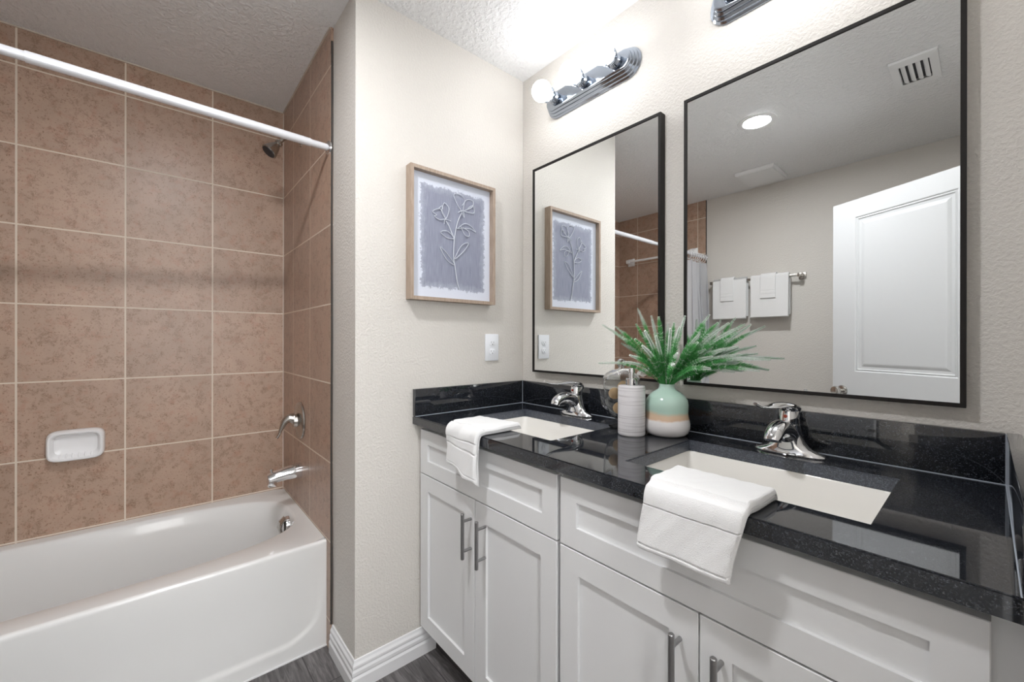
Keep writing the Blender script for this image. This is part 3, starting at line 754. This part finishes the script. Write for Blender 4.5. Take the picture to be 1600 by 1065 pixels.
# ================================================================ faucets
def faucet(cx, cy, label, swing=0.0):
    t = thing('faucet', label, 'faucet', (cx, cy, ZC), 'chrome single lever faucets')
    def el(a, b, z, n=40, dy=0.0, e=2.0): return [Vector((cx+a*math.copysign(abs(math.cos(q))**(2/e), math.cos(q)), cy+dy+b*math.copysign(abs(math.sin(q))**(2/e), math.sin(q)), z)) for q in [2*math.pi*i/n for i in range(n)]]
    bm = bmesh.new()
    loft(bm, [el(.079, .027, ZC+.0003), el(.080, .028, ZC+.003), el(.078, .026, ZC+.007), el(.066, .025, ZC+.012), el(.050, .025, ZC+.018), el(.038, .026, ZC+.030), el(.031, .026, ZC+.045), el(.027, .026, ZC+.060), el(.025, .026, ZC+.072), el(.024, .025, ZC+.078)])
    obj('base', bm, M_chrome, t)
    bm = bmesh.new()
    p = smooth_path([(cx, cy+0.002, ZC+.042), (cx, cy-.030, ZC+.064), (cx, cy-.065, ZC+.074), (cx, cy-.095, ZC+.072), (cx, cy-.114, ZC+.063), (cx, cy-.121, ZC+.051)], 6); nn = len(p)
    tube(bm, p, [(lerp(.025, .0185, i/(nn-1)), lerp(.026, .0140, min(1, 1.2*i/(nn-1)))) for i in range(nn)], 24); obj('spout', bm, M_chrome, t)
    bm = bmesh.new()
    loft(bm, [el(.0225, .024, ZC+.0785), el(.0235, .025, ZC+.084), el(.023, .0245, ZC+.098, dy=.002), el(.021, .023, ZC+.110, dy=.004), el(.012, .015, ZC+.118, dy=.006)]); obj('cap', bm, M_chrome, t)
    bm = bmesh.new()
    ca, sa = math.cos(swing), math.sin(swing)
    def q(yy, zz): return (cx - (-yy)*sa, cy + yy*ca, ZC+zz)
    p = smooth_path([q(.026, .100), q(.012, .118), q(-.030, .127), q(-.080, .126), q(-.125, .129), q(-.158, .140)], 6); nn = len(p)
    wd = []
    for i in range(nn):
        u = i/(nn-1); wd.append((lerp(.012, .024, sstep(u*5)) if u < 0.3 else lerp(.025, .0050, sstep((u-.3)/.7)), lerp(.011, .0030, sstep(u*1.3))))
    tube(bm, p, wd, 20); obj('lever', bm, M_chrome, t)
    bm = bmesh.new(); lathe(bm, [(.0042, 0), (.0042, -.003), (.002, -.0035)], (cx, cy-.0215, ZC+.098), 14, axis='y'); obj('temperature_button', bm, pmat('red_blue_button', (0.55, 0.09, 0.05), 0.3), t)
faucet(0.392, -0.075, 'chrome lever faucet behind the sink nearer the picture wall', 0.12)
faucet(1.102, -0.078, 'chrome lever faucet behind the sink nearest the camera', 0.16)

# ================================================================ counter accessories
# soap dispenser
c = (0.719, -0.200, ZC)
t = thing('soap_dispenser', 'white ribbed ceramic soap dispenser with chrome pump beside the vase', 'soap dispenser', c)
bm = bmesh.new(); lathe(bm, [(.038, .0003), (.0405, .003), (.0410, .006), (.0408, .146), (.0395, .150), (.036, .1515), (.018, .152)], c, 56); obj('bottle', bm, M_ribbed, t)
bm = bmesh.new(); lathe(bm, [(.0175, .1522), (.0175, .172), (.016, .174), (.0075, .1745), (.0075, .190), (.010, .191), (.010, .203), (.008, .205)], c, 32)
p = [(c[0], c[1], c[2]+.198), (c[0]-.012, c[1]-.012, c[2]+.199), (c[0]-.026, c[1]-.026, c[2]+.196), (c[0]-.031, c[1]-.031, c[2]+.191)]
tube(bm, p, [.0055, .0048, .004, .0036], 12); obj('pump', bm, M_chrome, t)
# vase
c = (0.790, -0.117, ZC)
t = thing('vase', 'double gourd ceramic vase glazed mint green, tan and white', 'vase', c)
prof = [(.046, .0004), (.054, .003), (.062, .010), (.067, .024), (.0675, .036), (.0655, .048), (.0625, .060), (.0615, .070), (.0620, .082), (.0625, .094), (.0600, .108), (.052, .121), (.040, .131), (.028, .138), (.0235, .143), (.0225, .150), (.0230, .1555), (.0215, .1565),
        (.0195, .155), (.0190, .143), (.026, .134), (.045, .118), (.056, .10), (.056, .05), (.055, .02), (.03, .012)]
bm = bmesh.new(); lathe(bm, prof, c, 64); obj('body', bm, M_vase, t)
# artificial fronds
TIPS = [(0.628,-0.227,1.267),(0.613,-0.227,1.142),(0.655,-0.192,1.260),(0.717,-0.164,1.318),(0.695,-0.136,1.267),(0.772,-0.176,1.289),(0.797,-0.179,1.286),(0.765,-0.066,1.267),(0.767,-0.067,1.211),(0.873,-0.200,1.253),(0.864,-0.151,1.286),(0.861,-0.093,1.212),(0.920,-0.121,1.288),(0.941,-0.113,1.266),(0.968,-0.108,1.265),(1.008,-0.104,1.259),(0.905,-0.115,1.190),(0.942,-0.080,1.193),(0.992,-0.092,1.177),(1.018,-0.055,1.166),(1.063,-0.084,1.165),(1.031,-0.064,1.132),(0.950,-0.183,1.140),(0.963,-0.055,1.125),(0.674,-0.212,1.235),(0.786,-0.234,1.243),(0.924,-0.092,1.232),(0.858,-0.185,1.179),(0.778,-0.235,1.200),(0.762,-0.132,1.199),(0.988,-0.095,1.200),(0.924,-0.055,1.219),(0.897,-0.130,1.236),(0.670,-0.182,1.207),(0.843,-0.088,1.161),(0.880,-0.105,1.153),(0.732,-0.227,1.171),(0.947,-0.067,1.149),(0.70,-0.19,1.20),(0.74,-0.17,1.24),(0.80,-0.20,1.23),(0.83,-0.17,1.25),(0.88,-0.09,1.25),(0.90,-0.15,1.21),(0.93,-0.13,1.17),(0.98,-0.07,1.24),(0.81,-0.10,1.22),(0.71,-0.23,1.15),(0.86,-0.21,1.15),(0.90,-0.06,1.19),(0.75,-0.23,1.22),(0.82,-0.13,1.27)]
t = thing('artificial_plant', 'bunch of frosted green and white artificial fern sprigs standing in the vase', 'plant', (c[0], c[1], ZC+0.02))
nt_ = len(TIPS)
for fi, tp in enumerate(TIPS):
    rnd = random.Random(100+fi)
    tp = Vector(tp)
    a0 = Vector((tp.x-c[0], tp.y-c[1], 0)); L0 = a0.length; a0 = a0.normalized() if L0 > 1e-4 else Vector((1, 0, 0))
    rr_ = 0.004+0.010*min(1, L0/0.2)
    foot = Vector((c[0]-a0.x*0.012, c[1]-a0.y*0.012, ZC+0.045)); neck = Vector((c[0]+a0.x*rr_, c[1]+a0.y*rr_, ZC+0.150))
    mid = neck.lerp(tp, 0.5) + Vector((0, 0, 0.012+0.16*max(0, L0-0.03)*0.6))
    mid.z = min(mid.z, max(tp.z, neck.z)+0.05)
    mid.y = min(mid.y, -0.06)
    p = smooth_path([foot, neck, mid, tp], 10)
    bm = bmesh.new(); lay = bm.verts.layers.float.new('tint')
    tube(bm, p, [lerp(0.0016, 0.0006, i/(len(p)-1)) for i in range(len(p))], 5)
    for v_ in bm.verts: v_[lay] = 0.18
    # arc length beyond the neck
    q = p[10:]; cum = [0]
    for i in range(1, len(q)): cum.append(cum[-1]+(q[i]-q[i-1]).length)
    Lt = cum[-1]; s = Lt*rnd.uniform(0.12, 0.25); white0 = rnd.uniform(0.42, 0.92)
    idx = 0; w = 0
    while s < Lt:
        while idx < len(cum)-2 and cum[idx+1] < s: idx += 1
        f_ = (s-cum[idx])/max(1e-6, cum[idx+1]-cum[idx]); P = q[idx].lerp(q[idx+1], f_); T = (q[idx+1]-q[idx]).normalized()
        ref_ = Vector((0, 0, 1)) if abs(T.z) < 0.9 else Vector((1, 0, 0)); u_ = T.cross(ref_).normalized(); v2 = T.cross(u_)
        fr = s/Lt
        ln = 0.0112*min(1, 0.45+fr*2.2, 0.40+(1-fr)*3.5)*rnd.uniform(0.8, 1.15)+0.0015
        tint = 0.18+0.22*rnd.random()+0.15*fr
        wf = sstep((fr-white0)/0.22); tint = lerp(tint, 0.88+0.12*rnd.random(), wf)
        if rnd.random() < 0.16: tint = max(tint, 0.75)
        ln *= lerp(1, 0.72, wf)
        nl_ = 7 if wf > 0.3 else 6
        for k in range(nl_):
            an = 2*math.pi*(k/nl_)+w*0.55; dr = (u_*math.cos(an)+v2*math.sin(an))
            d = (dr*0.80+T*0.62).normalized(); side = d.cross(T).normalized(); hw_ = 0.0016+0.0006*wf
            nrm = side.cross(d).normalized()
            b0 = P+d*0.0005; m1 = P+d*ln*0.5+side*hw_; m2 = P+d*ln*0.5-side*hw_; m3 = P+d*ln*0.5+nrm*0.0007; e_ = P+d*ln
            vs = [bm.verts.new(x) for x in (b0, m1, e_, m2, m3)]
            if max(x.co.y for x in vs) > -0.032:
                for x in vs: bm.verts.remove(x)
                continue
            for x in vs: x[lay] = tint
            vs[2][lay] = min(1, tint+0.15)
            bm.faces.new((vs[0], vs[1], vs[4])); bm.faces.new((vs[1], vs[2], vs[4])); bm.faces.new((vs[2], vs[3], vs[4])); bm.faces.new((vs[3], vs[0], vs[4]))
        s += lerp(0.0052, 0.0036, fr); w += 1
    obj('sprig', bm, M_frond, t, smooth=False)
# glass jar
c = (0.633, -0.128, ZC)
t = thing('glass_jar', 'lidded clear glass apothecary jar behind the soap dispenser', 'jar', c)
out = [(.040, .0004), (.042, .002), (.038, .005), (.014, .010), (.009, .016), (.012, .021), (.030, .034), (.044, .052), (.054, .080), (.0575, .110), (.058, .140), (.0585, .158)]
inn = [(.0560, .158), (.0555, .140), (.055, .110), (.0515, .081), (.041, .055), (.026, .038), (.010, .030)]
bm = bmesh.new(); lathe(bm, out+inn, c, 56); obj('bowl', bm, M_glass, t)
bm = bmesh.new(); lathe(bm, [(.0595, .1585), (.0605, .163), (.056, .172), (.048, .181), (.030, .190), (.012, .194), (.008, .199), (.013, .207), (.015, .216), (.012, .224), (.004, .229)]
                        + [], c, 48, cap0=False)
bmesh.ops.solidify(bm, geom=bm.faces[:], thickness=0.002)
obj('lid', bm, M_glass, t)
BL = [(-.015, -.017, .112, 0), (-.006, -.006, .062, 0), (.021, .018, .098, 0), (.022, -.020, .137, 0)]
BLAB = ['tan ball in the glass jar seen whole beside the dispenser', 'tan ball lying lowest in the glass jar, half hidden by the dispenser',
        'tan ball at the back of the glass jar, behind the dispenser', 'topmost tan ball in the glass jar, behind the dispenser']
for (dx, dy, dz, _), lb in zip(BL, BLAB):
    bm = bmesh.new(); bmesh.ops.create_icosphere(bm, subdivisions=3, radius=0.0195)
    for v_ in bm.verts: v_.co *= 1+0.015*math.sin(v_.co.x*300+v_.co.z*200)
    bm.transform(Matrix.Translation(Vector((c[0]+dx, c[1]+dy, c[2]+dz))))
    for f in bm.faces: f.smooth = True
    tag(obj('decorative_ball', bm, M_ball), lb, 'ball', 'balls in the glass jar')

# ================================================================ towels
def towel_sweep(name_parts, path, width_fn, xc_fn, thick, label, group=None, seed=0, bands=(), nx=40, puff=0.35, parent=None, name='hand_towel', cat='towel', wav=0.003, flip=1):
    """a folded towel: a slab of given thickness following path (y, z), its width running in x"""
    rnd = random.Random(seed)
    pts = smooth_path([(0, a, b) for a, b in path], 8); n = len(pts)
    cum = [0]
    for i in range(1, n): cum.append(cum[-1]+(pts[i]-pts[i-1]).length)
    Lt = cum[-1]; ms = 110; P = []
    for k in range(ms+1):
        s = Lt*k/ms; i = 0
        while i < n-2 and cum[i+1] < s: i += 1
        f = (s-cum[i])/max(1e-9, cum[i+1]-cum[i]); p = pts[i].lerp(pts[i+1], f); T = (pts[i+1]-pts[i]).normalized()
        P.append((p, Vector((0, -T.z, T.y))*flip, s/Lt))     # normal: outer side
    bm = bmesh.new(); rings = []
    for p, nv, s in P:
        w = width_fn(s); xc = xc_fn(s); ring = []
        end = min(1, min(s, 1-s)*Lt/(thick*0.45)); ef = math.sqrt(max(0.04, 1-(1-end)**2))
        th = thick*ef
        for (c0, c1) in bands:
            if c0 < s < c1: th *= 0.80
        m = nx; q4 = max(0.003, thick*0.26)
        def prof(u):
            e = min(1, (1-abs(u))*w/2/q4); return math.sqrt(max(0.0, 1-(1-e)**2))
        def wob(u): return wav*math.sin(u*5+s*9+seed)*s
        us = [-1, -1+0.25*q4/(w/2), -1+0.6*q4/(w/2)] + [(-1+q4/(w/2)) + (2-2*q4/(w/2))*i/m for i in range(m+1)]
        us += [-x for x in us[2::-1]]
        for u in us: ring.append((xc+u*w/2, p + nv*(th*(0.56+0.44*prof(u))+wob(u)*0.6+0.0005*(thick/0.024)**2*math.sin(u*17+s*31+seed))))
        ring.append((xc+(1-0.7*q4/(w/2))*w/2, p + nv*(th*0.5+wob(1)*0.6)))
        for u in reversed(us): ring.append((xc+u*w/2, p + nv*max(0.0, th*(0.44-0.44*prof(u))+max(0, wob(u))*0.6)))
        ring.append((xc-(1-0.7*q4/(w/2))*w/2, p + nv*(th*0.5+wob(-1)*0.6)))
        rings.append([Vector((x, q.y, q.z)) for x, q in ring])
    loft(bm, rings)
    return bm
# flat folded towel over the near sink front edge
rp = [(-0.462, ZC+0.0015), (-0.50, ZC+0.001), (-0.545, ZC+0.001), (-0.566, ZC+0.0005), (-0.5745, ZC-0.007), (-0.5755, ZC-0.03), (-0.577, ZC-0.07), (-0.579, ZC-0.118)]
def rev(p): return p
bm = towel_sweep(None, rp, lambda s: lerp(0.188, 0.170, s), lambda s: lerp(1.096, 1.073, sstep((s-0.3)/0.7)), 0.024, '', seed=3, flip=-1, bands=((0.47, 0.485), (0.585, 0.60), (0.925, 0.94)))
tag(obj('hand_towel', bm, M_terry), 'white terry towel folded flat over the worktop edge at the near sink', 'towel', 'white hand towels on the worktop edge')
# bunched towel over the far sink front edge
lp = [(-0.425, ZC+0.0012), (-0.47, ZC+0.0012), (-0.53, ZC+0.0012), (-0.564, ZC+0.0008), (-0.5745, ZC-0.007), (-0.5755, ZC-0.03), (-0.577, ZC-0.07), (-0.580, ZC-0.125)]
bm = towel_sweep(None, lp, lambda s: lerp(0.19, 0.155, s), lambda s: lerp(0.352, 0.368, s), 0.022, '', seed=9, flip=-1, bands=((0.50, 0.515), (0.60, 0.615), (0.70, 0.712), (0.93, 0.945)), wav=0.009)
for v_ in bm.verts:
    u = (v_.co.x-0.36)/0.09
    if v_.co.z < ZC-0.02:
        k = (ZC-v_.co.z)/0.12
        v_.co.z -= 0.026*k*u*(1 if u > -0.9 else 1) + 0.004*math.sin(u*6)*k
        v_.co.y -= 0.006*k*(0.5+0.5*math.sin(u*4.2+1))
    elif v_.co.y > -0.56:
        v_.co.y += 0.02*u*0.6*(v_.co.y+0.56)/0.13
tag(obj('hand_towel', bm, M_terry), 'white terry towel draped loosely over the worktop edge at the far sink', 'towel', 'white hand towels on the worktop edge')

# ================================================================ towel rail on the opposite wall
BY = -2.285; BZ = 1.700; YW = -2.356
t = thing('towel_rail', 'brushed nickel towel rail on the beige wall, seen in the mirror', 'towel rail', (0.235, YW, BZ))
for xx in (-0.078, 0.548):
    bm = B(xx-0.024, xx+0.024, YW+0.0006, YW+0.010, BZ-0.024, BZ+0.024, bev=0.003); box(bm, xx-0.013, xx+0.013, YW+0.009, BY+0.014, BZ-0.013, BZ+0.013, bev=0.003)
    obj('post', bm, M_nickel, t)
obj('bar', B(-0.070, 0.540, BY-0.006, BY+0.006, BZ-0.009, BZ+0.009, bev=0.0015), M_nickel, t)
def hung(x0, x1, zb, zback, off, th, label, name, group, seed):
    """towel folded over the rail; off = clearance around the bar"""
    r = 0.0115+off
    path = [(BY-r, zback), (BY-r, lerp(zback, BZ, 0.5)), (BY-r, BZ-0.004), (BY-r*0.75, BZ+r*0.72), (BY, BZ+r), (BY+r*0.75, BZ+r*0.72), (BY+r, BZ-0.004), (BY+r+0.002, lerp(BZ, zb, 0.5)), (BY+r+0.003, zb)]
    bm = towel_sweep(None, path, lambda s: x1-x0, lambda s: (x0+x1)/2, th, '', seed=seed, wav=0.0008, bands=((0.90, 0.91), (0.83, 0.84)) if th < 0.012 else ())
    tag(obj(name, bm, M_terry), label, 'towel', group)
hung(-0.062, 0.196, 1.392, 1.415, 0.0, 0.017, 'large white bath towel on the wall rail, the one nearer the shower curtain', 'bath_towel', 'bath towels on the rail', 1)
hung(0.226, 0.484, 1.396, 1.415, 0.0, 0.017, 'large white bath towel on the wall rail, the one nearer the door', 'bath_towel', 'bath towels on the rail', 2)
hung(0.003, 0.105, 1.537, 1.60, 0.0185, 0.007, 'small white washcloth laid over the bath towel nearer the shower curtain', 'washcloth', 'washcloths over the bath towels', 3)
hung(0.298, 0.402, 1.541, 1.60, 0.0185, 0.007, 'small white washcloth laid over the bath towel nearer the door', 'washcloth', 'washcloths over the bath towels', 4)

# ================================================================ entrance door, standing open
a = math.atan2(0.29, 0.541)
root = bpy.data.objects.new('door_1', None); C.objects.link(root); root.location = (0.817, -1.9, 0.0); root.rotation_euler = (0, 0, a); root['kind'] = 'structure'
W_ = 0.735; ZB0, ZT = 0.012, 2.045; TH = 0.035
def door_face(bm, y, sgn):
    """slab face in local x,z with two recessed moulded panels"""
    pans = [(0.130, 0.603, 1.038, 1.942), (0.130, 0.603, 0.20, 0.90)]
    xs = [0, 0.130, 0.603, W_]; zs = [ZB0, 0.20, 0.90, 1.038, 1.942, ZT]
    for i in range(3):
        for j in range(5):
            x0, x1, z0, z1 = xs[i], xs[i+1], zs[j], zs[j+1]
            if i == 1 and j in (1, 3):
                rings = []
                for k, dp in ((0, 0), (0.006, 0.006), (0.012, 0.003), (0.018, 0.009), (0.030, 0.010), (0.044, 0.004), (0.050, 0.003)):
                    rings.append([Vector((p, y-sgn*dp, q)) for p, q in ((x0+k, z0+k), (x1-k, z0+k), (x1-k, z1-k), (x0+k, z1-k))])
                loft(bm, rings, cap0=False)
            else:
                bm.faces.new([bm.verts.new((p, y, q)) for p, q in ((x0, z0), (x1, z0), (x1, z1), (x0, z1))])
bm = bmesh.new(); door_face(bm, 0, 1); door_face(bm, -TH, -1)
for p0, p1 in (((0, ZB0), (W_, ZB0)), ((W_, ZB0), (W_, ZT)), ((W_, ZT), (0, ZT)), ((0, ZT), (0, ZB0))):
    bm.faces.new([bm.verts.new(v) for v in ((p0[0], 0, p0[1]), (p1[0], 0, p1[1]), (p1[0], -TH, p1[1]), (p0[0], -TH, p0[1]))])
bmesh.ops.remove_doubles(bm, verts=bm.verts[:], dist=1e-5)
obj('door_leaf', bm, M_door, root, smooth=False, local=True)
for sg in (1, -1):
    yb = 0 if sg > 0 else -TH
    bm = bmesh.new(); lathe(bm, [(.031, sg*.0003), (.031, sg*.004), (.026, sg*.008), (.012, sg*.011), (.010, sg*.026), (.018, sg*.032), (.026, sg*.042), (.0275, sg*.052), (.024, sg*.061), (.012, sg*.066)], (0.058, yb, 0.918), 36, axis='y')
    obj('door_knob', bm, M_nickel, root, local=True)
for z in (0.25, 1.02, 1.80):
    bm = bmesh.new(); tube(bm, [(W_+0.006, 0.004, z-0.045), (W_+0.006, 0.004, z+0.045)], 0.006, 12); box(bm, W_-0.03, W_+0.004, 0.0, 0.0025, z-0.045, z+0.045); obj('hinge', bm, M_nickel, root, local=True)
